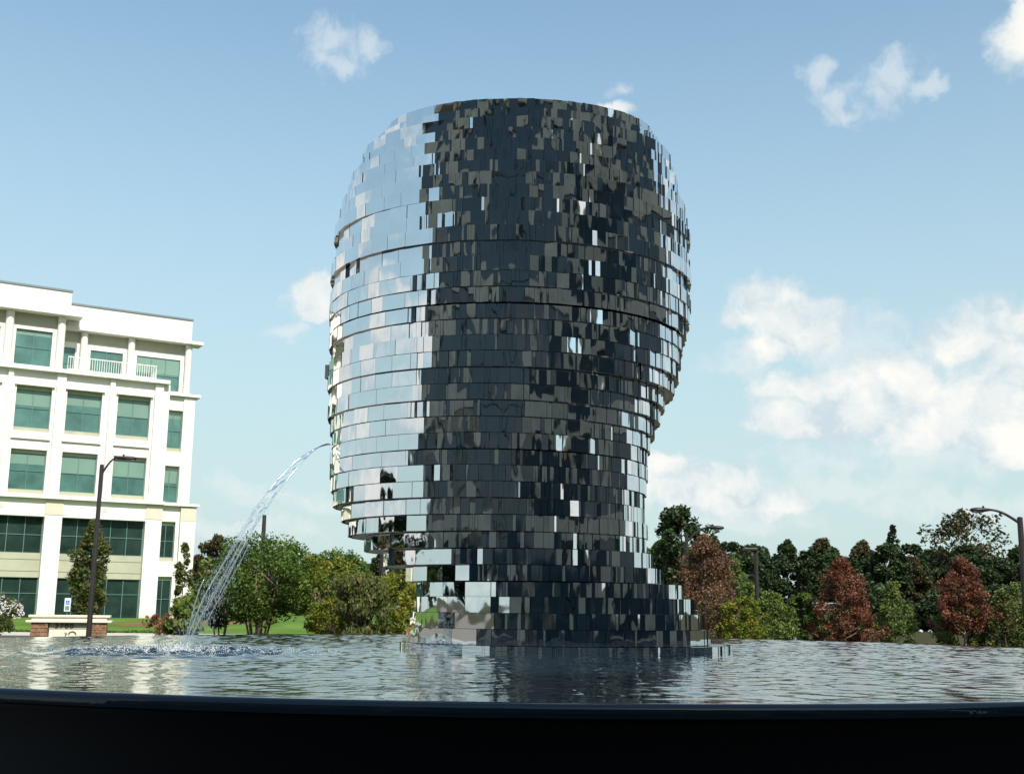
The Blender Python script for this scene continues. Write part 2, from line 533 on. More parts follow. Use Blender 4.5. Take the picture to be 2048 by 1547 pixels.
# ------------------------------------------------------------------ mirror-steel stacked form (plain ovoid stand-in)
SCU = empty('steel_sculpture', (0.0, 16.0, WZ - 0.05))
tag(SCU, 'tall ovoid sculpture of stacked mirror steel layers standing in the dark pool', 'sculpture')
PZ = [0.98, 1.12, 1.31, 1.72, 1.92, 2.12, 2.39, 2.66, 3.07, 3.63, 4.06, 4.49, 5.07, 5.65, 6.25, 6.85, 7.46, 8.08, 8.55, 8.99]
PL = [-1.50, -1.48, -1.39, -1.28, -1.29, -1.55, -1.95, -2.25, -2.44, -2.52, -2.55, -2.57, -2.58, -2.58, -2.57, -2.54, -2.42, -2.14, -1.74, -1.15]
PR = [3.10, 2.93, 2.66, 2.50, 2.23, 2.02, 1.90, 1.86, 1.84, 1.90, 2.02, 2.20, 2.40, 2.50, 2.53, 2.52, 2.40, 2.25, 1.92, 1.40]
HL = 0.198
NL = 38
Z0 = WZ - 0.10
panels = []      # (score, layer, verts)
layers = []
gapset = {4, 12, 21, 29}
zcur = Z0
for L in range(NL):
    zc = Z0 + (L + 0.5) * HL
    l, r = np.interp(zc, PZ, PL), np.interp(zc, PZ, PR)
    cx, a = (l + r) / 2 + random.uniform(-.015, .015), (r - l) / 2 * random.uniform(.988, 1.012)
    bb = a * float(np.interp(zc, [0, 1.9, 3.0, 6.5, 8.5], [.80, .80, .92, .90, .62]))
    cyo = 0.0
    z0, z1 = Z0 + L * HL, Z0 + (L + 1) * HL - (0.018 if L in gapset else 0.004)
    lay = MB()
    n = 72
    for zq in (z0 + 0.004, z1 - 0.006):
        for k in range(n):
            t = 2 * math.pi * k / n
            lay.v.append((cx + (a - 0.05) * math.cos(t), cyo + (bb - 0.05) * math.sin(t), zq))
    lay.f += [(k, (k + 1) % n, n + (k + 1) % n, n + k) for k in range(n)]
    lay.f += [tuple(range(n))[::-1], tuple(range(n, 2 * n))]
    lo = lay.build('steel_layer', 'core', SCU)
    lo.matrix_parent_inverse = Matrix.Translation((0, 0, -(WZ - 0.05)))
    layers.append(lo)
    # panels round the rim, random widths
    t = random.uniform(0, .3)
    tend = t + 2 * math.pi
    while t < tend - 0.01:
        # wide smooth sheets on the sky side, narrow strips on the front
        side = math.cos(t - math.pi)         # +1 at the left flank
        wbase = random.choice((.025, .03, .04, .05, .07, .09, .12, .16)) if side < 0.5 else random.choice((.2, .28, .36))
        sp = math.hypot(a * math.sin(t), bb * math.cos(t))
        dt = min(wbase / sp, tend - t)
        if tend - t - dt < 0.02: dt = tend - t
        p0 = Vector((cx + a * math.cos(t), cyo + bb * math.sin(t)))
        p1 = Vector((cx + a * math.cos(t + dt), cyo + bb * math.sin(t + dt)))
        mid = (p0 + p1) / 2
        tan = (p1 - p0).normalized()
        half = (p1 - p0).length / 2 - 0.0015
        big = random.random() < (0.07 if side < 0.5 else 0.01)
        ang = random.gauss(0, R(3.6 if side < 0.5 else 0.8)) + (random.choice((-1, 1)) * R(random.uniform(8, 20)) if big else 0)
        tan = Vector((tan.x * math.cos(ang) - tan.y * math.sin(ang), tan.x * math.sin(ang) + tan.y * math.cos(ang)))
        nor = Vector((tan.y, -tan.x))
        mid = mid + nor * random.uniform(-0.010, 0.010) * (1 if side < 0.5 else .25)
        dep = 0.055
        q = [mid - tan * half, mid + tan * half, mid + tan * half - nor * dep, mid - tan * half - nor * dep]
        vs = [(p.x, p.y, z0) for p in q] + [(p.x, p.y, z1) for p in q]
        tocam = (Vector((0, -16)) - mid).normalized()
        panels.append((half * max(0, nor.dot(tocam)) * (0.3 if zc < WZ else 1), L, vs))
        t += dt
panels.sort(key=lambda p: -p[0])
FQ = ((3, 2, 1, 0), (4, 5, 6, 7), (0, 1, 5, 4), (1, 2, 6, 5), (2, 3, 7, 6), (3, 0, 4, 7))
rest = MB()
for i, (s_, L, vs) in enumerate(panels):
    if i < 300:
        pb = MB(); pb.v = vs; pb.f = list(FQ)
        po = pb.build('mirror_panel', 'mirror', layers[L])
    else:
        k = len(rest.v)
        rest.v += vs
        rest.f += [tuple(k + e for e in q) for q in FQ]
ro = rest.build('mirror_panels', 'mirror', SCU)
ro.matrix_parent_inverse = Matrix.Translation((0, 0, -(WZ - 0.05)))
tag(ro, kind='stuff')

# ------------------------------------------------------------------ water jet and splash
JET = empty('water_jet', (LAND[0], LAND[1], WZ))
tag(JET, 'arching water jet leaving the side of the steel sculpture and breaking into spray', 'water jet')
J0 = Vector((-2.50, 15.75, 3.80))
J1 = Vector((LAND[0] + 0.05, LAND[1] + 0.2, WZ))


def jetp(t, off=0.0):
    p = J0.lerp(J1, t)
    p.z = J0.z + 0.05 * t - (J0.z + 0.05 - WZ) * t ** 1.62
    p.x += off * 0.10 * min(1, t * 4)
    p.z += off * 0.05 * min(1, t * 4)
    return p


def strand(name, t0, t1, off, rad, wob, n=46, flat=None):
    pts, rs = [], []
    ph = random.uniform(0, 6)
    for k in range(n):
        t = t0 + (t1 - t0) * k / (n - 1)
        p = jetp(t, off) + Vector((math.sin(t * 17 + ph), math.cos(t * 13 + ph), math.sin(t * 15 + ph * 2))) * wob * t
        pts.append(p - Vector(JET.location))
        rs.append(rad * (0.8 + 0.2 * math.sin(t * 29 + ph) ** 2) * (1 if k not in (0, n - 1) else 0.2))
    b = MB().tube(pts, rs, 7, flat=flat)
    return b.build(name, 'jet', JET, smooth=True)


strand('jet_strand', 0, .82, -1, .009, .010)
strand('jet_strand', 0, .86, 1, .008, .010)
strand('jet_strand', .5, 1.0, -.8, .009, .022)
strand('jet_strand', .55, .9, .6, .008, .025)
strand('jet_strand', .62, 1.0, 0.1, .010, .022)
strand('jet_strand', .7, .93, 1.5, .007, .05)
strand('jet_strand', .78, 1.0, -1.7, .007, .06)
# thin sheet of water between the strands
b = MB(); n = 60
for k in range(n):
    t = 0.0 + 0.66 * k / (n - 1)
    pa, pb_ = jetp(t, -1), jetp(t, 1)
    for q in range(5):
        p = pa.lerp(pb_, q / 4) + Vector((0, 0.02 * math.sin(k * .9 + q), 0.012 * math.sin(k * .7 + q * 2)))
        b.v.append(tuple(p - Vector(JET.location)))
for k in range(n - 1):
    for q in range(4):
        if k > 26 and random.random() < (k - 26) / 42: continue
        b.f.append((k * 5 + q, k * 5 + q + 1, k * 5 + 5 + q + 1, k * 5 + 5 + q))
b.build('water_sheet', 'jet', JET, smooth=True)


def ico_drop(b, p, r, st=1.0):
    k = len(b.v)
    b.v += [(p[0] + r, p[1], p[2]), (p[0] - r, p[1], p[2]), (p[0], p[1] + r, p[2]), (p[0], p[1] - r, p[2]), (p[0], p[1], p[2] + r * st), (p[0], p[1], p[2] - r * st)]
    b.f += [tuple(k + i for i in q) for q in ((0, 2, 4), (2, 1, 4), (1, 3, 4), (3, 0, 4), (2, 0, 5), (1, 2, 5), (3, 1, 5), (0, 3, 5))]


b = MB()
for k in range(3600):
    t = 1 - abs(random.gauss(0, .26))
    if t < .35 or random.random() > (t - .3) * 1.4: continue
    p = jetp(t, random.gauss(0, 1.1)) + Vector((random.gauss(0, .035), random.gauss(0, .05), random.gauss(0, .03))) * (t * 1.6) - Vector(JET.location)
    ico_drop(b, p, random.uniform(.0015, .0045), random.uniform(2, 6))
tag(b.build('spray_droplets', 'jet', JET), kind='stuff')
b = MB()
for k in range(2400):
    a = random.uniform(0, 6.28); r = abs(random.gauss(0, .62))
    p = (LAND[0] + r * math.cos(a) * 1.35, LAND[1] + r * math.sin(a), WZ + abs(random.gauss(0, .045)) * math.exp(-r) + .006)
    ico_drop(b, p, random.uniform(.002, .0065))
tag(b.build('splash_foam', 'droplet'), 'white splash droplets dancing where the jet strikes the pool', 'splash', kind='stuff')

# ------------------------------------------------------------------ office building beside the lawn
OB = empty('office_building', (-23.49, 88.0, 0.0), R(31))
tag(OB, 'cream five storey office block with green glass windows and roof terrace', 'building')


def bx(name, material, *a, parent=OB, bevel=0.0):
    b = MB()
    for q in a: b.box(*q)
    return b.build(name, material, parent, bevel=bevel)


PITCHB = 7.05
X_END = -46.0
bays = [k * PITCHB for k in range(6)]


def window(x0, x1, z0, z1, y, nx, nz, glass='glass', frame='frame_green', split=None, bar=0.045, blinds=True):
    """frame object with its panes as sub-parts"""
    b = MB()
    xs = [x0 + (x1 - x0) * i / nx for i in range(nx + 1)]
    zs = [z0 + (z1 - z0) * i / nz for i in range(nz + 1)]
    if split is not None and nz == 2: zs[1] = z0 + (z1 - z0) * split
    for i, x in enumerate(xs):
        xa = x if i == 0 else x - bar / 2
        xb = x if i == nx else x + bar / 2
        if i == 0: xb = x + bar
        if i == nx: xa = x - bar
        b.box(xa, xb, y - 0.06, y + 0.05, z0, z1)
    for i, z in enumerate(zs):
        za, zb = (z, z + bar) if i == 0 else ((z - bar, z) if i == nz else (z - bar / 2, z + bar / 2))
        b.box(x0 + bar, x1 - bar, y - 0.055, y + 0.045, za, zb)
    w = b.build('window', frame, OB)
    for i in range(nx):
        for k in range(nz):
            # upper panes sometimes show a lowered blind behind the glass
            g = glass
            MB().box(xs[i] + bar * .4, xs[i + 1] - bar * .4, y, y + 0.02, zs[k] + bar * .4, zs[k + 1] - bar * .4).build('pane', g, w)
    if blinds:
        zb = z1 - (z1 - z0) * random.choice((.3, .42, .5, .5, .15))
        MB().box(x0 + .06, x1 - .06, y - 0.008, y - 0.002, zb, z1 - .05).build('blind', 'blind', w)
    return w


# solid core
bx('core_wall', 'cream', (X_END, -3.05, 0.95, 24, 0, 18.1), (-3.05, -0.9, 1.9, 24, 0, 17.5), parent=OB)
bx('penthouse_wall', 'cream', (X_END, -10.9, 1.0, 22, 18.1, 24.2), (-10.9, -1.3, 2.1, 22, 18.1, 23.4))
# ground storey piers
for k in bays:
    for (x0, x1) in ((-4.23 - k, -3.04 - k),):
        bx('pier', 'cream', (x0, x1, 0, 0.94, 0.9, 7.85))
        bx('pier_base', 'beige', (x0 - .02, x1 + .02, -.02, 0.94, 0, 0.9))
        bx('pier_block', 'beige', (x0 - .01, x1 + .01, -0.03, 0.94, 7.85, 8.96))
    # bay to the left of the pier
    a0, a1 = -4.235 - k - (PITCHB - 1.20), -4.235 - k
    bx('base_panel', 'tan', (a0, a1, .5, .94, 0, .52))
    bx('spandrel', 'tan', (a0, a1, .42, .94, 3.42, 3.80), (a0, a1, .46, .94, 3.80, 3.86), (a0, a1, .42, .94, 3.86, 4.62), (a0, a1, .46, .94, 4.62, 4.68), (a0, a1, .42, .94, 4.68, 5.12))
    bx('lintel', 'cream', (a0, a1, .04, .94, 7.70, 8.96))
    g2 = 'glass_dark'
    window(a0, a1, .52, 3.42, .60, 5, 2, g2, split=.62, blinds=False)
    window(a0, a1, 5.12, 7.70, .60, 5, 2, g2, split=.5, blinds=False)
    bx('facade_vent', 'beige', ((a0 + a1) / 2 - .15, (a0 + a1) / 2 + .15, .02, .05, 8.2, 8.5))
bx('belt_ledge', 'cream', (X_END, -2.95, -.32, .94, 8.96, 9.20))
# upper two storeys: piers, ribs, window surrounds
for k in bays:
    for (w0, w1) in ((-10.45, -7.98), (-6.85, -4.45)):
        w0, w1 = w0 - k, w1 - k
        for (z0, z1) in ((9.56, 12.15), (14.0, 16.72)):
            window(w0, w1, z0, z1, .42, 2, 2, 'glass', split=.52)
            bx('window_sill', 'tan', (w0, w1, .34, .94, z0 - .30, z0))
            bx('window_head', 'tan', (w0, w1, .34, .94, z1, z1 + .26))
        # wall between the rows
        bx('wall_panel', 'cream', (w0, w1, .05, .94, 12.41, 13.14), (w0, w1, .05, .94, 13.30, 13.70))
        bx('ledge', 'cream', (w0 - .12, w1 + .12, -.10, .94, 13.14, 13.30))
        bx('ledge', 'cream', (w0 - .15, w1 + .15, -.14, .94, 17.0, 17.18))
        bx('wall_panel', 'cream', (w0, w1, .05, .94, 17.18, 18.1))
        bx('wall_panel', 'cream', (w0, w1, .05, .94, 9.20, 9.26))
    for (x0, x1, rib0, rib1) in ((-4.45, -3.05, -4.2, -3.55), (-7.98, -6.85, -7.5, -7.12)):
        x0, x1, rib0, rib1 = x0 - k, x1 - k, rib0 - k, rib1 - k
        if k > 0 and rib1 - rib0 > .5: x1 = -3.40 - k
        bx('wall_pier', 'cream', (x0, x1, .05, .94, 9.2, 18.1))
        bx('pier_rib', 'cream', (rib0, rib1, -.16, .05, 9.2, 18.1), bevel=.06)
bx('roof_ledge', 'cream', (X_END, -10.6, -.45, .98, 18.1, 18.38), (-10.6, -3.2, -.45, 2.05, 18.1, 18.38))
# top storey, left wing
bx('frieze', 'tan', (X_END, -10.95, .62, .99, 21.45, 22.42))
for k in range(5):
    off = k * 3.55
    window(-14.22 - off, -11.73 - off, 18.6, 21.2, .74, 2, 2, 'glass', split=.5)
    bx('wall_panel', 'cream', (-14.72 - off, -14.22 - off, .55, .99, 18.38, 21.45), (-11.73 - off, -11.17 - off, .55, .99, 18.38, 21.45), (-14.22 - off, -11.73 - off, .55, .99, 21.2, 21.45), (-14.22 - off, -11.73 - off, .55, .99, 18.38, 18.6))
for k in range(6):
    x = -11.17 - k * 3.55
    MB().lathe([(.29, 18.38), (.29, 22.42)], 20, (x, .45)).build('column', 'cream', OB, smooth=True)
bx('cornice', 'cream', (X_END, -9.85, -.35, 1.6, 22.42, 22.62))
bx('parapet', 'cream', (X_END, -10.72, -.05, 1.3, 22.62, 24.25))
bx('coping', 'coping', (X_END, -10.68, -.12, 1.35, 24.25, 24.40))
# top storey, set back over the terrace
bx('frieze', 'tan', (-10.9, -1.35, 1.82, 2.09, 20.95, 21.75))
bx('wall_panel', 'cream', (-10.9, -1.35, 1.85, 2.09, 20.5, 20.95), (-9.85, -8.75, 1.85, 2.09, 18.1, 20.5), (-6.35, -5.30, 1.85, 2.09, 18.1, 20.5), (-1.95, -1.35, 1.85, 2.09, 17.7, 20.5), (-3.0, -1.95, 1.85, 2.09, 17.7, 17.98))
window(-10.88, -9.85, 18.1, 20.5, 1.95, 1, 2, 'glass', blinds=False)
window(-8.75, -6.35, 18.1, 20.5, 1.95, 2, 1, 'glass', blinds=False)
window(-5.30, -1.95, 17.98, 20.5, 1.95, 3, 2, 'glass', split=.45)
for x in (-9.3, -5.82, -1.42):
    MB().lathe([(.26, 17.7 if x > -2 else 18.38), (.26, 21.76)], 20, (x, 1.62)).build('column', 'cream', OB, smooth=True)
bx('cornice', 'cream', (-10.9, -.45, 1.0, 2.5, 21.75, 21.98))
bx('parapet', 'cream', (-10.70, -1.38, 1.15, 2.4, 21.98, 23.62))
bx('coping', 'coping', (-10.70, -1.34, 1.08, 2.45, 23.62, 23.76))
# terrace rail
b = MB()
b.box(-10.6, -4.15, .05, .10, 19.42, 19.48)
b.box(-10.6, -4.15, .05, .10, 18.50, 18.54)
for k in range(38): b.box(-10.6 + k * .172, -10.57 + k * .172, .06, .09, 18.38, 19.42)
b.box(-4.20, -4.14, .05, 1.7, 19.42, 19.48)
for k in range(9): b.box(-4.185, -4.155, .15 + k * .17, .18 + k * .17, 18.38, 19.42)
b.build('terrace_railing', 'rail', OB)
# recessed right bay
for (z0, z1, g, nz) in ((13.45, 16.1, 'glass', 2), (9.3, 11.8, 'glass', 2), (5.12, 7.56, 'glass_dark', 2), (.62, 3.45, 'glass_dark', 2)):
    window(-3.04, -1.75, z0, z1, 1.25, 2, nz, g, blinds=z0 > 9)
    bx('window_sill', 'tan', (-3.04, -1.75, 1.2, 1.89, z0 - .3 if z0 > 1 else 0, z0))
    bx('window_head', 'tan', (-3.04, -1.75, 1.2, 1.89, z1, z1 + .25))
for (z0, z1) in ((16.35, 17.45), (12.05, 13.15), (7.81, 9.0), (3.7, 4.82)):
    bx('wall_panel', 'cream', (-3.04, -1.75, .95, 1.89, z0, z1))
bx('corner_pier', 'cream', (-1.75, -.85, .82, 1.89, 9.2, 17.45), bevel=.05)
bx('corner_pier', 'cream', (-1.45, -.30, .72, 1.89, .9, 7.9))
bx('pier_block', 'beige', (-1.47, -.28, .70, 1.89, 7.9, 8.95))
bx('pier_base', 'beige', (-1.47, -.28, .69, 1.89, 0, .9))
bx('wall_panel', 'cream', (-1.75, -1.47, .95, 1.89, 0, 9.0))
bx('belt_ledge', 'cream', (-2.94, -.1, .55, 1.89, 9.0, 9.2))
bx('ledge', 'cream', (-3.19, -.5, .6, 1.95, 17.46, 17.68))

# ------------------------------------------------------------------ building behind the viewer (seen in the mirror steel)
BB = empty('plaza_building', (0, -11, 0))
tag(BB, 'shaded brown clad plaza building with dark blue glass, reflected in the mirror steel', 'building')
HB = 25.0


def wing(x0, x1, ytop, orient):
    def B(name, material, a0, a1, d0, d1, z0, z1):
        if orient == 'back': MB().box(a0, a1, -d1, -d0, z0, z1).build(name, material, BB)
        else: MB().box(30 + d0, 30 + d1, a0, a1, z0, z1).build(name, material, BB)
    B('wall', 'brick_shade', x0, x1, .6, 16, 0, HB)
    n = int((x1 - x0) / 4.4)
    for k in range(n + 1):
        u = x0 + (x1 - x0) * k / n
        B('pier', 'brick_shade', max(x0, u - .55), min(x1, u + .55), 0, .58, 0, HB)
    for s in range(6):
        B('spandrel', 'brick_shade', x0, x1, .12, .59, s * 4.2, s * 4.2 + (.95 if s else .5))
        for k in range(n):
            ua, ub = x0 + (x1 - x0) * k / n + .56, x0 + (x1 - x0) * (k + 1) / n - .56
            B('window', 'dark_glass', ua, ub, .3, .5, s * 4.2 + (.96 if s else .51), s * 4.2 + 4.19)
    B('cornice', 'brick_shade', x0 - .3, x1 + .3, -.4, 16, HB, HB + .5)


wing(-30, 29, 0, 'back')
wing(0.5, 35, 0, 'side')
for k in range(6):
    for q in range(6):
        MB().box(-5.5 + q * 2 + .04, -3.5 + q * 2 - .04, -.1, .12, k * 4.2 + .04, k * 4.2 + 4.16).build('curtain_wall_pane', 'dark_glass', BB)

# ------------------------------------------------------------------ lamp posts and poles


def pole_lamp(name, base, h, ang, arm, rise, label, rad=.09, head=True, group=None, elbow=.35):
    e = empty(name, (base[0], base[1], 0))
    tag(e, label, 'street lamp' if head else 'pole', group)
    MB().lathe([(rad * 2.2, 0), (rad * 2.2, .25), (rad * 1.3, .3), (rad * 1.15, .5), (rad * .85, h), (rad * .4, h + .02), (0.001, h + .03)], 16).build('post', 'pole', e, smooth=False)
    if not head: return e
    ca, sa = math.cos(ang), math.sin(ang)
    pts = []
    for t in np.linspace(0, 1, 10):
        d = arm * t
        pts.append((ca * d, sa * d, h - elbow + (rise + elbow * .2) * math.sin(t * math.pi / 2)))
    MB().tube(pts, [rad * .5 - rad * .15 * t for t in np.linspace(0, 1, 10)], 8).build('arm', 'pole', e, smooth=True)
    # cobra head
    b = MB()
    tip = Vector(pts[-1])
    ax = Vector((ca, sa, -.02))
    hp = [tip + ax * (t * .74 - .08) for t in (0, .06, .2, .45, .7, .9, 1)]
    b.tube(hp, [.045, .07, .105, .15, .155, .12, .04], 12, flat=(1, .52))
    hd = b.build('lamp_head', 'pole', e, smooth=True)
    l = MB().tube([tip + ax * t + Vector((0, 0, -.055)) for t in (.18, .24, .42, .56, .60)], [.03, .09, .115, .09, .03], 10, flat=(1, .45))
    l.build('lens', 'lens', hd, smooth=True)
    MB().tube([tip + ax * .2 + Vector((0, 0, .06)), tip + ax * .2 + Vector((0, 0, .13))], .035, 8).build('photocell', 'pole', hd)
    return e


pole_lamp('street_lamp', (-14.30, 40), 6.38, R(12), .50, .55, 'dark bronze street lamp in front of the stone address sign', rad=.08)
pole_lamp('street_lamp', (16.78, 38), 4.72, R(182), 1.0, .40, 'dark cobra head street lamp between an olive sapling and a large green bush', rad=.105, elbow=.2)
pole_lamp('street_lamp', (7.30, 48), 4.72, R(-4), .90, .55, 'dark street lamp rising behind the tallest rusty tree', rad=.08)
pole_lamp('utility_pole', (-12.80, 60), 6.23, 0, 0, 0, 'plain dark pole rising behind the multi stemmed myrtle', rad=.12, head=False)
pole_lamp('utility_pole', (-4.60, 42), 3.6, 0, 0, 0, 'brown pole standing among the yellow green shrubs', rad=.12, head=False)
e = empty('parking_lamp', (9.52, 45, 0))
tag(e, 'slim post with flat square parking lamp among green shrubs', 'street lamp')
MB().lathe([(.15, 0), (.15, .25), (.085, .3), (.075, 3.9), (.001, 3.95)], 12).build('post', 'pole', e)
MB().box(-.48, .06, -.16, .16, 3.90, 4.00).build('lamp_head', 'pole', e, bevel=.02)
for (x, y, h) in ((18.2, 90, 4.3), (24.5, 88, 4.6)):
    e = empty('parking_lamp', (x, y, 0))
    tag(e, 'distant double headed parking lamp below the wood', 'street lamp', 'distant parking lamps')
    MB().lathe([(.1, 0), (.07, h), (.001, h + .02)], 10).build('post', 'pole', e)
    for s in (-1, 1): MB().box(s * .3 - .28, s * .3 + .28, -.14, .14, h, h + .1).build('lamp_head', 'pole', e)

# ------------------------------------------------------------------ address sign
SG = empty('address_sign', (-17.19, 46, 0), R(14))
SG.scale = (1, 1, .9)
tag(SG, 'low stone monument sign with numerals 3700 under a limestone cap', 'sign')
for (x0, x1) in ((-1.42, -.78), (.74, 1.38)):
    bx('pillar', 'mortar', (x0 + .02, x1 - .02, -.23, .25, 0, .98), parent=SG)
    z = .02
    while z < .93:
        h = min(random.uniform(.09, .17), .96 - z)
        x = x0
        while x < x1 - .03:
            w = min(random.uniform(.16, .36), x1 - x)
            d = random.uniform(.0, .03)
            st = MB().box(x + .008, x + w - .008, -.27 - d, -.2, z, z + h - .014).build('stone', 'stone_brown', SG, bevel=.012)
            x += w
        z += h
bx('face_panel', 'tan', (-.765, .725, -.16, .2, .72, .98), parent=SG)
bx('inset_panel', 'limestone', (-.74, .70, -.20, .18, 0.02, .70), parent=SG)
bx('cap_lower', 'limestone', (-1.60, 1.55, -.36, .38, .99, 1.09), parent=SG, bevel=.015)
bx('cap_neck', 'limestone', (-1.40, 1.36, -.26, .28, 1.09, 1.21), parent=SG)
bx('cap_upper', 'limestone', (-1.52, 1.48, -.32, .34, 1.21, 1.31), parent=SG, bevel=.015)


def text_mesh(name, body, size, loc, material, parent, extrude=.01, spacing=1.0):
    cu = bpy.data.curves.new(name, 'FONT')
    cu.body = body; cu.size = size; cu.extrude = extrude; cu.space_character = spacing; cu.align_x = 'CENTER'; cu.offset = .006
    to = bpy.data.objects.new(name, cu)
    COL.objects.link(to)
    dg = bpy.context.evaluated_depsgraph_get()
    me = bpy.data.meshes.new_from_object(to.evaluated_get(dg))
    bpy.data.objects.remove(to)
    me.materials.clear(); me.materials.append(M[material])
    o = bpy.data.objects.new(name, me)
    COL.objects.link(o)
    o.parent = parent; o.location = loc; o.rotation_euler = (R(90), 0, 0)
    return o


text_mesh('numerals', '3700', .27, (-.20, -.175, .755), 'ink', SG, .014, 1.35)
b = MB()      # ring-shaped mark, low on the inset panel
for k in range(14):
    t0, t1 = math.pi * k / 14, math.pi * (k + 1) / 14
    q = [(.12 + r * math.cos(t), y, .48 + r * math.sin(t)) for y in (-.222, -.201) for (r, t) in ((.11, t0), (.15, t0), (.15, t1), (.11, t1))]
    n0 = len(b.v); b.v += q
    b.f += [tuple(n0 + i for i in f) for f in ((0, 1, 2, 3), (7, 6, 5, 4), (0, 4, 5, 1), (2, 6, 7, 3), (1, 5, 6, 2), (3, 7, 4, 0))]
for (dx, dz) in ((-.16, .52), (-.10, .50), (-.14, .44)): b.box(dx, dx + .035, -.22, -.201, dz, dz + .05)
b.build('emblem', 'ink', SG)

# accessible parking sign
e = empty('parking_sign', (-19.63, 52, 0), R(12))
tag(e, 'white accessible parking sign with blue symbol behind the address sign', 'sign')
MB().tube([(0, .02, 0), (0, .02, 1.3)], .03, 8).build('post', 'green_post', e)
MB().box(-.13, .13, -.02, 0, 1.28, 1.86).build('sign_plate', 'white_sign', e, bevel=.005)
MB().box(-.08, .08, -.026, -.0205, 1.58, 1.76).build('symbol_field', 'blue_sign', e)
b = MB()
b.box(-.02, .0, -.031, -.0265, 1.64, 1.72).box(-.022, .035, -.031, -.0265, 1.675, 1.685).box(.025, .04, -.031, -.0265, 1.61, 1.674)
for k in range(10):
    a = R(150 + k * 22)
    b.box(-.005 + .035 * math.cos(a) - .006, -.005 + .035 * math.cos(a) + .006, -.031, -.0265, 1.635 + .035 * math.sin(a) - .006, 1.635 + .035 * math.sin(a) + .006)
b.build('wheelchair_symbol', 'white_sign', e)
MB().box(-.09, .09, -.026, -.0205, 1.33, 1.52).build('text_field', 'blind', e)


# ------------------------------------------------------------------ trees and shrubs
def leaves(centres, radii, per, size, tint0, squash=1.0, upright=0.0):
    """leaf-sized quads spread through clumps; returns verts, faces, tint"""
    n = len(centres) * per
    c = np.repeat(np.asarray(centres), per, 0)
    r = np.repeat(np.asarray(radii), per)
    d = RNG.normal(size=(n, 3)); d /= np.linalg.norm(d, axis=1)[:, None]
    rad = r * RNG.uniform(0.15, 1.0, n) ** 0.5
    p = c + d * rad[:, None] * np.array([1, 1, squash])
    ax = RNG.normal(size=(n, 3)); ax[:, 2] = ax[:, 2] * .6 + upright * 2.2
    ax /= np.linalg.norm(ax, axis=1)[:, None]
    bx_ = np.cross(ax, RNG.normal(size=(n, 3))); bx_ /= np.linalg.norm(bx_, axis=1)[:, None]
    s = size * RNG.uniform(.6, 1.35, n)[:, None]
    nrm = np.cross(ax, bx_)
    v = np.stack([p - ax * s * .6, p + bx_ * s * .32 + nrm * s * .07, p + ax * s * .6, p - bx_ * s * .32 + nrm * s * .07], 1).reshape(-1, 3)
    f = np.arange(n * 4).reshape(-1, 4)
    ct = np.repeat(np.clip(RNG.normal(.45, .2, len(centres)), 0, 1), per)
    tint = np.clip(ct * .6 + RNG.uniform(0, 1, n) * .4 + tint0, 0, 1)
    return v, f, np.repeat(tint, 4)


def crown_pts(kind, h0, h1, w, n):
    """clump centres for a crown between heights h0..h1 with half width w"""
    out, rad = [], []
    p1, p2, p3 = (random.uniform(0, 6.28) for _ in range(3))
    while len(out) < n:
        t = random.random()
        a = random.uniform(0, 6.283)
        if kind == 'cone': prof = (1 - t) ** .75 * (0.55 + .45 * min(1, t * 6)) + .05
        elif kind == 'egg': prof = math.sin(math.pi * min(1, (t + .12) / 1.12) ** .62) ** .8 * .98 + .04
        elif kind == 'column': prof = (.55 + .45 * math.sin(math.pi * min(1, t * 1.1 + .05))) * (1 if t < .75 else (1 - t) / .25 * .8 + .2)
        elif kind == 'vase': prof = .45 + .55 * min(1, t * 1.5) - (max(0, t - .7) * 1.6)
        else: prof = math.sqrt(max(0, 1 - (2 * t - 1) ** 2)) * .95 + .05
        prof *= 1 + .20 * math.sin(3 * a + p1 + 5 * t) + .12 * math.sin(5 * a + p2 - 9 * t) + .10 * math.sin(17 * t + p3)
        rr_ = w * prof * random.uniform(.25, 1) ** .5 * random.choice((1, 1, 1, 1.1, 1.25))
        out.append((rr_ * math.cos(a), rr_ * math.sin(a), h0 + (h1 - h0) * t))
        rad.append(w * random.uniform(.16, .30))
    return out, rad


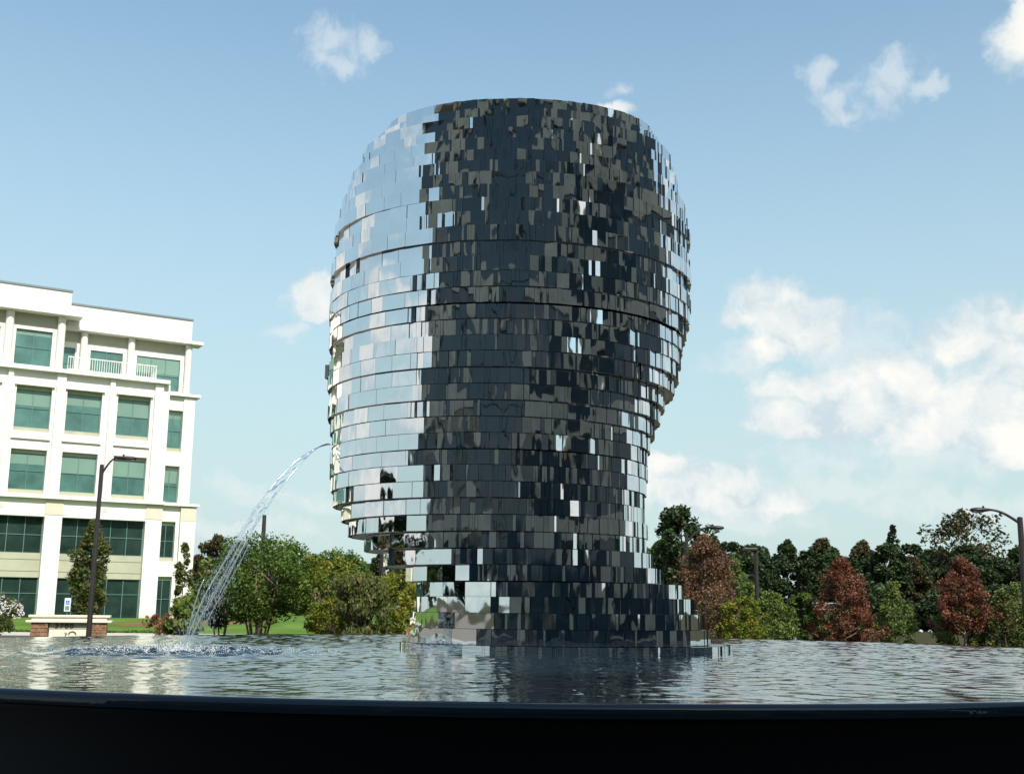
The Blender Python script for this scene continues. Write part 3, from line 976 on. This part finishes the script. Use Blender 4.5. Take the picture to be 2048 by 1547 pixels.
def tree(name, label, cat, loc, h, w, kind, leaf, bark='bark', h0=.2, clumps=60, per=110, size=.10, trunk=.06, stems=1, limbs=14, group=None, upright=0.0, rs=1.0, tint=0.0, crown_name='crown'):
    e = empty(name, (loc[0], loc[1], loc[2] if len(loc) > 2 else 0), random.uniform(0, 6.28))
    tag(e, label, cat, group)
    cs, rd = crown_pts(kind, h * h0, h * .97, w, clumps)
    rd = [q * rs for q in rd]
    b = MB()
    if stems == 1:
        zs = np.linspace(0, h * .9, 9)
        off = [(random.gauss(0, .012) * h * z / h, random.gauss(0, .012) * h * z / h) for z in zs]
        b.tube([(ox, oy, z - .02) for (ox, oy), z in zip(off, zs)], [trunk * (1.25 if k == 0 else 1) * (1 - .88 * z / (h * .9)) for k, z in enumerate(zs)], 8)
        for c in random.sample(cs, min(limbs, len(cs))):
            s0 = max(h * h0 * .8, c[2] - abs(random.uniform(.15, .35)) * h * .6)
            p0 = Vector((0, 0, min(s0, h * .8))); p1 = Vector(c)
            mdl = p0.lerp(p1, .5) + Vector((0, 0, -.03 * h * random.random()))
            r0 = trunk * (1 - .85 * p0.z / h) * .55
            b.tube([p0, mdl, p1], [r0, r0 * .65, r0 * .2], 5, cap=False)
    else:
        for k in range(stems):
            a = 6.283 * k / stems + random.uniform(-.3, .3)
            c = random.choice([q for q in cs if q[2] > h * .45])
            rb = w * .10
            p0 = Vector((rb * math.cos(a), rb * math.sin(a), -.02))
            p3 = Vector((w * .5 * math.cos(a), w * .5 * math.sin(a), h * random.uniform(.6, .85)))
            p1 = p0.lerp(p3, .33) + Vector((0, 0, h * .06)); p2 = p0.lerp(p3, .66) + Vector((random.gauss(0, .05), random.gauss(0, .05), h * .04))
            b.tube([p0, p1, p2, p3], [trunk, trunk * .8, trunk * .55, trunk * .2], 6)
            for q in range(3):
                cc = Vector(random.choice(cs))
                b.tube([p2, p2.lerp(cc, .5) + Vector((0, 0, .04)), cc], [trunk * .4, trunk * .28, trunk * .1], 5, cap=False)
    b.build('trunk' if stems == 1 else 'stems', bark, e, smooth=True)
    v, f, ti = leaves(cs, rd, per, size, tint, 1.0, upright)
    keep = v[:, 2].reshape(-1, 4).min(1) > .03
    v = v.reshape(-1, 4, 3)[keep].reshape(-1, 3); ti = ti.reshape(-1, 4)[keep].ravel(); f = np.arange(len(v)).reshape(-1, 4)
    np_obj(crown_name, np_mesh(crown_name, v, f, leaf, ti), e)
    return e


# left: blossoming shrub, slim street trees, myrtles, yellow shrubs
e = tree('flowering_shrub', 'round shrub with white blossoms beside the stone address sign', 'shrub', (-16.95, 38.5), 1.85, .95, 'round', 'leaf_olive', 'bark', h0=.38, clumps=46, per=120, size=.075, trunk=.03, stems=5, rs=1.0)
b = MB()
for k in range(150):
    a, q = random.uniform(0, 6.28), random.uniform(-.2, 1)
    rr_ = .93 * math.sqrt(max(.05, 1 - q * q))
    p = Vector((rr_ * math.cos(a), rr_ * math.sin(a), 1.24 + .58 * q))
    for s in range(4): ico_drop(b, p + Vector((random.gauss(0, .03), random.gauss(0, .03), random.gauss(0, .03))), random.uniform(.014, .03))
tag(b.build('blossoms', 'flower', e), kind='stuff')
tree('pear_tree', 'slender upright green tree in front of the building behind the bronze lamp', 'tree', (-24.7, 68.5), 6.45, 1.0, 'column', 'leaf_olive', h0=.16, clumps=130, per=95, size=.15, trunk=.09, rs=1.3)
MB().lathe([(.13, 0), (.13, .9), (.1, .92)], 10).build('trunk_guard', 'white_sign', COL.objects['pear_tree'])
tree('pear_tree', 'thin sparse young tree against the corner pier of the office building', 'tree', (-20.75, 74), 5.55, .55, 'column', 'leaf_olive', 'bark_pale', h0=.14, clumps=80, per=50, size=.15, trunk=.06, rs=1.5)
tree('oak_tree', 'grey green tree beside the corner of the office building', 'tree', (-24.4, 97), 7.3, 2.0, 'round', 'leaf_dark2', h0=.15, clumps=60, per=120, size=.24, trunk=.14)
tree('oak_tree', 'low dark green tree behind the thin water jet', 'tree', (-21.8, 92), 5.2, 2.3, 'round', 'leaf_dark', h0=.12, clumps=60, per=120, size=.24, trunk=.14)
tree('crape_myrtle', 'broad multi stemmed green myrtle with pale trunks behind the pool', 'tree', (-8.55, 40.0), 3.78, 1.75, 'vase', 'leaf_green', 'bark_pale', h0=.33, clumps=110, per=150, size=.10, trunk=.045, stems=7)
tree('crape_myrtle', 'yellowing multi stemmed myrtle between the broad myrtle and yellow shrubs', 'tree', (-6.55, 41.5), 3.35, 1.15, 'vase', 'leaf_yellow', 'bark_pale', h0=.26, clumps=80, per=140, size=.09, trunk=.035, stems=6)
tree('crape_myrtle', 'small dense green myrtle between the water jet and the broad myrtle', 'tree', (-10.45, 42.5), 2.75, 1.05, 'round', 'leaf_green', 'bark_pale', h0=.36, clumps=60, per=130, size=.09, trunk=.03, stems=5)
tree('crape_myrtle', 'dark green myrtle growing behind the yellowing myrtle', 'tree', (-6.9, 46), 3.7, 1.5, 'round', 'leaf_green', 'bark', h0=.34, clumps=80, per=130, size=.11, trunk=.04, stems=5)
tree('whip_shrub', 'upright shrub of long whippy shoots by the sculpture foot', 'shrub', (-4.75, 37.5), 2.55, 1.0, 'vase', 'leaf_olive', 'bark', h0=.05, clumps=80, per=130, size=.10, trunk=.02, stems=14, upright=1.0)
tree('yellow_shrub', 'golden green shrub behind the whippy shrub', 'shrub', (-3.9, 40.2), 2.75, 1.15, 'round', 'leaf_yellow', 'bark', h0=.04, clumps=80, per=130, size=.085, trunk=.02, stems=6, tint=.12)
tree('yellow_shrub', 'low golden shrub under the yellowing myrtle', 'shrub', (-5.9, 39.5), 1.9, .95, 'round', 'leaf_yellow', 'bark', h0=.04, clumps=60, per=120, size=.085, trunk=.02, stems=6)
tree('canna_bed', 'broad leaved flower bed plant beside the falling jet', 'plant', (-11.3, 41), 1.75, .62, 'round', 'leaf_green', 'bark', h0=.05, clumps=26, per=40, size=.26, trunk=.015, stems=6, upright=.8, tint=.15)
tree('red_flower_bed', 'rusty red flowering plants behind the broad leaved plant', 'plant', (-13.6, 48), 1.35, 1.0, 'round', 'leaf_red', 'bark', h0=.3, clumps=26, per=60, size=.12, trunk=.012, stems=6, tint=.2)


def berm(x, y):
    yy = y - np.clip(x + 16, -110, 40) * .06
    t = np.clip((yy - 62.5) / 13.0, 0, 1)
    return .02 + .62 * t * t * (3 - 2 * t)


gx, gy = np.linspace(-300, 12, 52), np.concatenate([np.linspace(61.6, 90, 50), np.linspace(95, 300, 10)])
GX, GY = np.meshgrid(gx, gy, indexing='ij')
GY = GY + np.clip(GX + 16, -110, 40) * .06
V = np.stack([GX, GY, berm(GX, GY)], -1).reshape(-1, 3)
i, j = np.meshgrid(np.arange(51), np.arange(59), indexing='ij')
F = np.stack([i * 60 + j, (i + 1) * 60 + j, (i + 1) * 60 + j + 1, i * 60 + j + 1], -1).reshape(-1, 4)
tag(np_obj('lawn', np_mesh('lawn', V, F, 'lawn', smooth=True)), kind='structure')
b = MB()
nu, nv = 24, 8
for q in range(nu):
    for p in range(nv):
        x = -23.5 + 9.0 * q / (nu - 1)
        w = 1.6 * math.sqrt(max(0.02, 1 - (2 * q / (nu - 1) - 1) ** 2))
        y = 71.5 + (x + 19) * .35 + w * (2 * p / (nv - 1) - 1)
        b.v.append((x, y, float(berm(x, y)) + .05 * math.sin(math.pi * p / (nv - 1)) + .004))
for q in range(nu - 1):
    for p in range(nv - 1):
        b.f.append((q * nv + p, (q + 1) * nv + p, (q + 1) * nv + p + 1, q * nv + p + 1))
tag(b.build('mulch_bed', 'mulch', smooth=True), kind='structure')
# low planting along the lawn edge
n = 3600
cs = np.stack([RNG.uniform(-27, -17.5, n), np.zeros(n), np.abs(RNG.normal(.07, .05, n))], -1)
cs[:, 1] = 62.0 + (cs[:, 0] + 16) * .06 + RNG.uniform(0, 1.2, n)
v, f, ti = leaves(cs, np.full(n, .09), 3, .12, -.1)
tag(np_obj('ground_cover', np_mesh('ground_cover', v, f, 'leaf_green', ti)), 'low dark green ground cover along the lawn edge', 'plants', kind='stuff')

# right: rusty trees and green saplings behind the rim
tree('rusty_tree', 'tallest rusty brown conical tree beside the sculpture', 'tree', (7.35, 44), 4.35, 1.35, 'egg', 'leaf_rust', 'bark_pale', h0=.06, clumps=150, per=110, size=.085, trunk=.06, limbs=40)
tree('rusty_tree', 'red brown conical tree between two green saplings', 'tree', (12.25, 43), 3.55, 1.05, 'egg', 'leaf_red', 'bark_pale', h0=.14, clumps=140, per=105, size=.08, trunk=.05, limbs=44)
tree('rusty_tree', 'red brown conical tree with bare pale trunk beside the olive sapling', 'tree', (15.9, 41), 3.50, .90, 'egg', 'leaf_red', 'bark_pale', h0=.30, clumps=110, per=105, size=.08, trunk=.045, limbs=44)
gs = [((9.0, 47), 3.7, 1.0, 'egg', 'leaf_mid', 'green tree close behind the tallest rusty tree'),
      ((8.25, 41.5), 2.05, .85, 'round', 'leaf_yellow', 'pale green bush at the foot of the tallest rusty tree'),
      ((9.75, 43.5), 2.30, .95, 'egg', 'leaf_mid', 'leafy bush wrapped round the slim parking lamp post'),
      ((9.95, 48), 2.75, .9, 'egg', 'leaf_green', 'green sapling just behind the slim parking lamp'),
      ((11.15, 44.5), 2.35, .8, 'egg', 'leaf_green', 'green sapling in front of the steel gantry'),
      ((14.45, 44), 2.80, .85, 'egg', 'leaf_mid', 'bright green conical sapling between the two red brown trees'),
      ((16.2, 42), 1.9, .8, 'round', 'leaf_mid', 'low bush under the red brown tree beside the olive sapling'),
      ((17.5, 41.5), 2.35, .9, 'egg', 'leaf_olive', 'olive sapling standing by the cobra head street lamp'),
      ((18.9, 43), 2.7, 1.0, 'round', 'leaf_mid', 'large green bush behind the cobra head street lamp'),
      ((12.9, 46), 1.6, .8, 'round', 'leaf_mid', 'low green bush behind the middle red brown tree'),
      ((6.3, 45), 1.9, .8, 'round', 'leaf_green', 'green bush half hidden by the sculpture')]
for (p, h, w, kd, lf, lb) in gs:
    tree('sapling' if kd == 'egg' else 'bush', lb, 'tree' if kd == 'egg' else 'bush', p, h, w, kd, lf, 'bark', h0=.05, clumps=70, per=110, size=.085, trunk=.03, stems=1 if kd == 'egg' else 5, limbs=20)
# (boulders sit on a low bank)
bank = MB()
bank.lathe([(3.2, 0.0), (2.6, .45), (1.6, .72), (.01, .8)], 32)
bk = bank.build('bank', 'bed', smooth=True); bk.location = (17.6, 52, -.01); tag(bk, kind='structure')
for k in range(6):
    b = MB()
    b.lathe([(.001, .08)] + [(.10 * math.sin(q) * random.uniform(.8, 1.2), .075 * math.cos(q)) for q in np.linspace(.45, 2.6, 6)] + [(.001, -.075)], 9)
    o = b.build('boulder', 'pale_stone', smooth=True)
    x = 16.35 + k * .42
    dd = math.hypot(x - 17.6, .5)
    o.location = (x, 51.5, np.interp(dd, [0, 1.6, 2.6, 3.2], [.8, .72, .45, 0]) + .04)
    tag(o, 'pale boulder in the short row on the dark bank', 'boulder', 'pale boulders in a row')

# steel gantry
e = empty('steel_gantry', (14.6, 58, 0))
tag(e, 'grey steel truss gantry standing behind the saplings', 'gantry')
b = MB()
b.tube([(-.55, 0, 0), (-.55, 0, 2.0)], .09, 8); b.build('post', 'galv', e)
MB().tube([(1.9, 0, 0), (1.9, 0, 2.0)], .09, 8).build('post', 'galv', e)
b = MB()
for z in (1.72, 2.02): b.tube([(-.75, 0, z), (2.1, 0, z)], .035, 6)
for k in range(9): b.tube([(-.75 + k * .316, 0, 1.72 if k % 2 else 2.02), (-.75 + (k + 1) * .316, 0, 2.02 if k % 2 else 1.72)], .022, 5)
b.build('truss', 'galv', e)

# ------------------------------------------------------------------ wood beyond
e = tree('oak_tree', 'tall dark open crowned tree rising above the wood', 'tree', (15.4, 104), 10.7, 2.5, 'round', 'leaf_dark', h0=.36, clumps=46, per=150, size=.34, trunk=.22, limbs=26, rs=1.15)
protos = []
for k in range(7):
    lf = ('leaf_dark', 'leaf_dark', 'leaf_forest', 'leaf_dark', 'leaf_dark2', 'leaf_dark', 'leaf_dark')[k]
    protos.append(tree('wood_tree', 'x', 'tree', (0, 0), 9.0, (2.6, 2.2, 2.4, 2.9, 2.4, 1.9, 2.6)[k], ('round', 'egg', 'round', 'round', 'egg', 'egg', 'round')[k], lf, 'bark_pale' if k % 3 == 0 else 'bark', h0=.10, clumps=70, per=170, size=.30, trunk=.17, limbs=16))
GR = {'a': 'dark green tree in the wood behind the saplings', 'b': 'dark low tree of the wood glimpsed behind the myrtles'}
used = set()
x = -34.0
spots = []
while x < 80:
    d = 122 + random.uniform(-6, 6)
    right = x > 8
    spots.append((x, d, random.uniform(7.2, 8.8) if right else random.uniform(5.8, 7.2), right))
    x += random.uniform(1.8, 2.8)
x = -36.0
while x < 95:
    right = x > 8
    spots.append((x, 140 + random.uniform(-6, 6), random.uniform(8.6, 10.4) if right else random.uniform(6.5, 8), right))
    x += random.uniform(2.4, 3.6)
for (x, y, h, right) in spots:
    k = random.randrange(len(protos))
    if k not in used:
        o = protos[k]; used.add(k)
    else:
        o = copy_tree(protos[k])
    o.location = (x, y, 0); o.rotation_euler.z = random.uniform(0, 6.28)
    s = h / 9.0
    o.scale = (s * random.uniform(.9, 1.2), s * random.uniform(.9, 1.2), s)
    o['label'] = {2: 'mid green tree in the wood behind the saplings', 4: 'russet tinged tree in the wood behind the saplings', 0: 'round dark tree with pale trunk in the wood behind the saplings', 3: 'broad dark tree with pale trunk in the wood behind the saplings'}.get(k, GR['a']) if right else GR['b']; o['group'] = 'trees of the wood' if right else 'wood seen behind the myrtles'
# dark bushes added to give the shade at the edge of the wood
proto = tree('shade_thicket', 'dark green bush added for the shade at the foot of the wood', 'bush', (0, 0), 3.2, 2.0, 'round', 'leaf_dark', 'bark', h0=.03, clumps=50, per=100, size=.26, trunk=.03, stems=5, group='bushes added for shade along the wood')
first = True
x = 10.0
while x < 62:
    o = proto if first else copy_tree(proto)
    first = False
    o.location = (x, 104 + random.uniform(-6, 6), 0); o.rotation_euler.z = random.uniform(0, 6.28)
    s = random.uniform(.7, 1.25); o.scale = (s * 1.2, s * 1.2, s)
    x += random.uniform(1.6, 2.6)
# bare-limbed tree top above the wood
tree('oak_tree', 'sparse airy tree top rising above the wood behind the cobra head lamp', 'tree', (50.5, 128), 12.4, 4.6, 'round', 'leaf_dark2', h0=.45, clumps=70, per=34, size=.42, trunk=.22, limbs=46)
tree('oak_tree', 'spindly bare topped tree poking above the middle of the wood', 'tree', (43.6, 132), 11.7, .8, 'column', 'leaf_dark', h0=.6, clumps=34, per=40, size=.30, trunk=.14, limbs=14, rs=1.4)

# trees along the far edge of the plaza, outside the view to the left (seen in the mirror steel)
for k, (x, y) in enumerate(((-30, 4), (-33, 9), (-29, 14), (-34, 20), (-31, 26), (-28, 31), (-38, 2), (-39, 14))):
    o = copy_tree(protos[k % len(protos)])
    o.location = (x, y, 0); o.scale = (.8, .8, random.uniform(.5, .75)); o.rotation_euler.z = random.uniform(0, 6.28)
    o['label'] = 'plaza tree reflected in the mirror steel'; o['group'] = 'plaza trees seen in reflection'
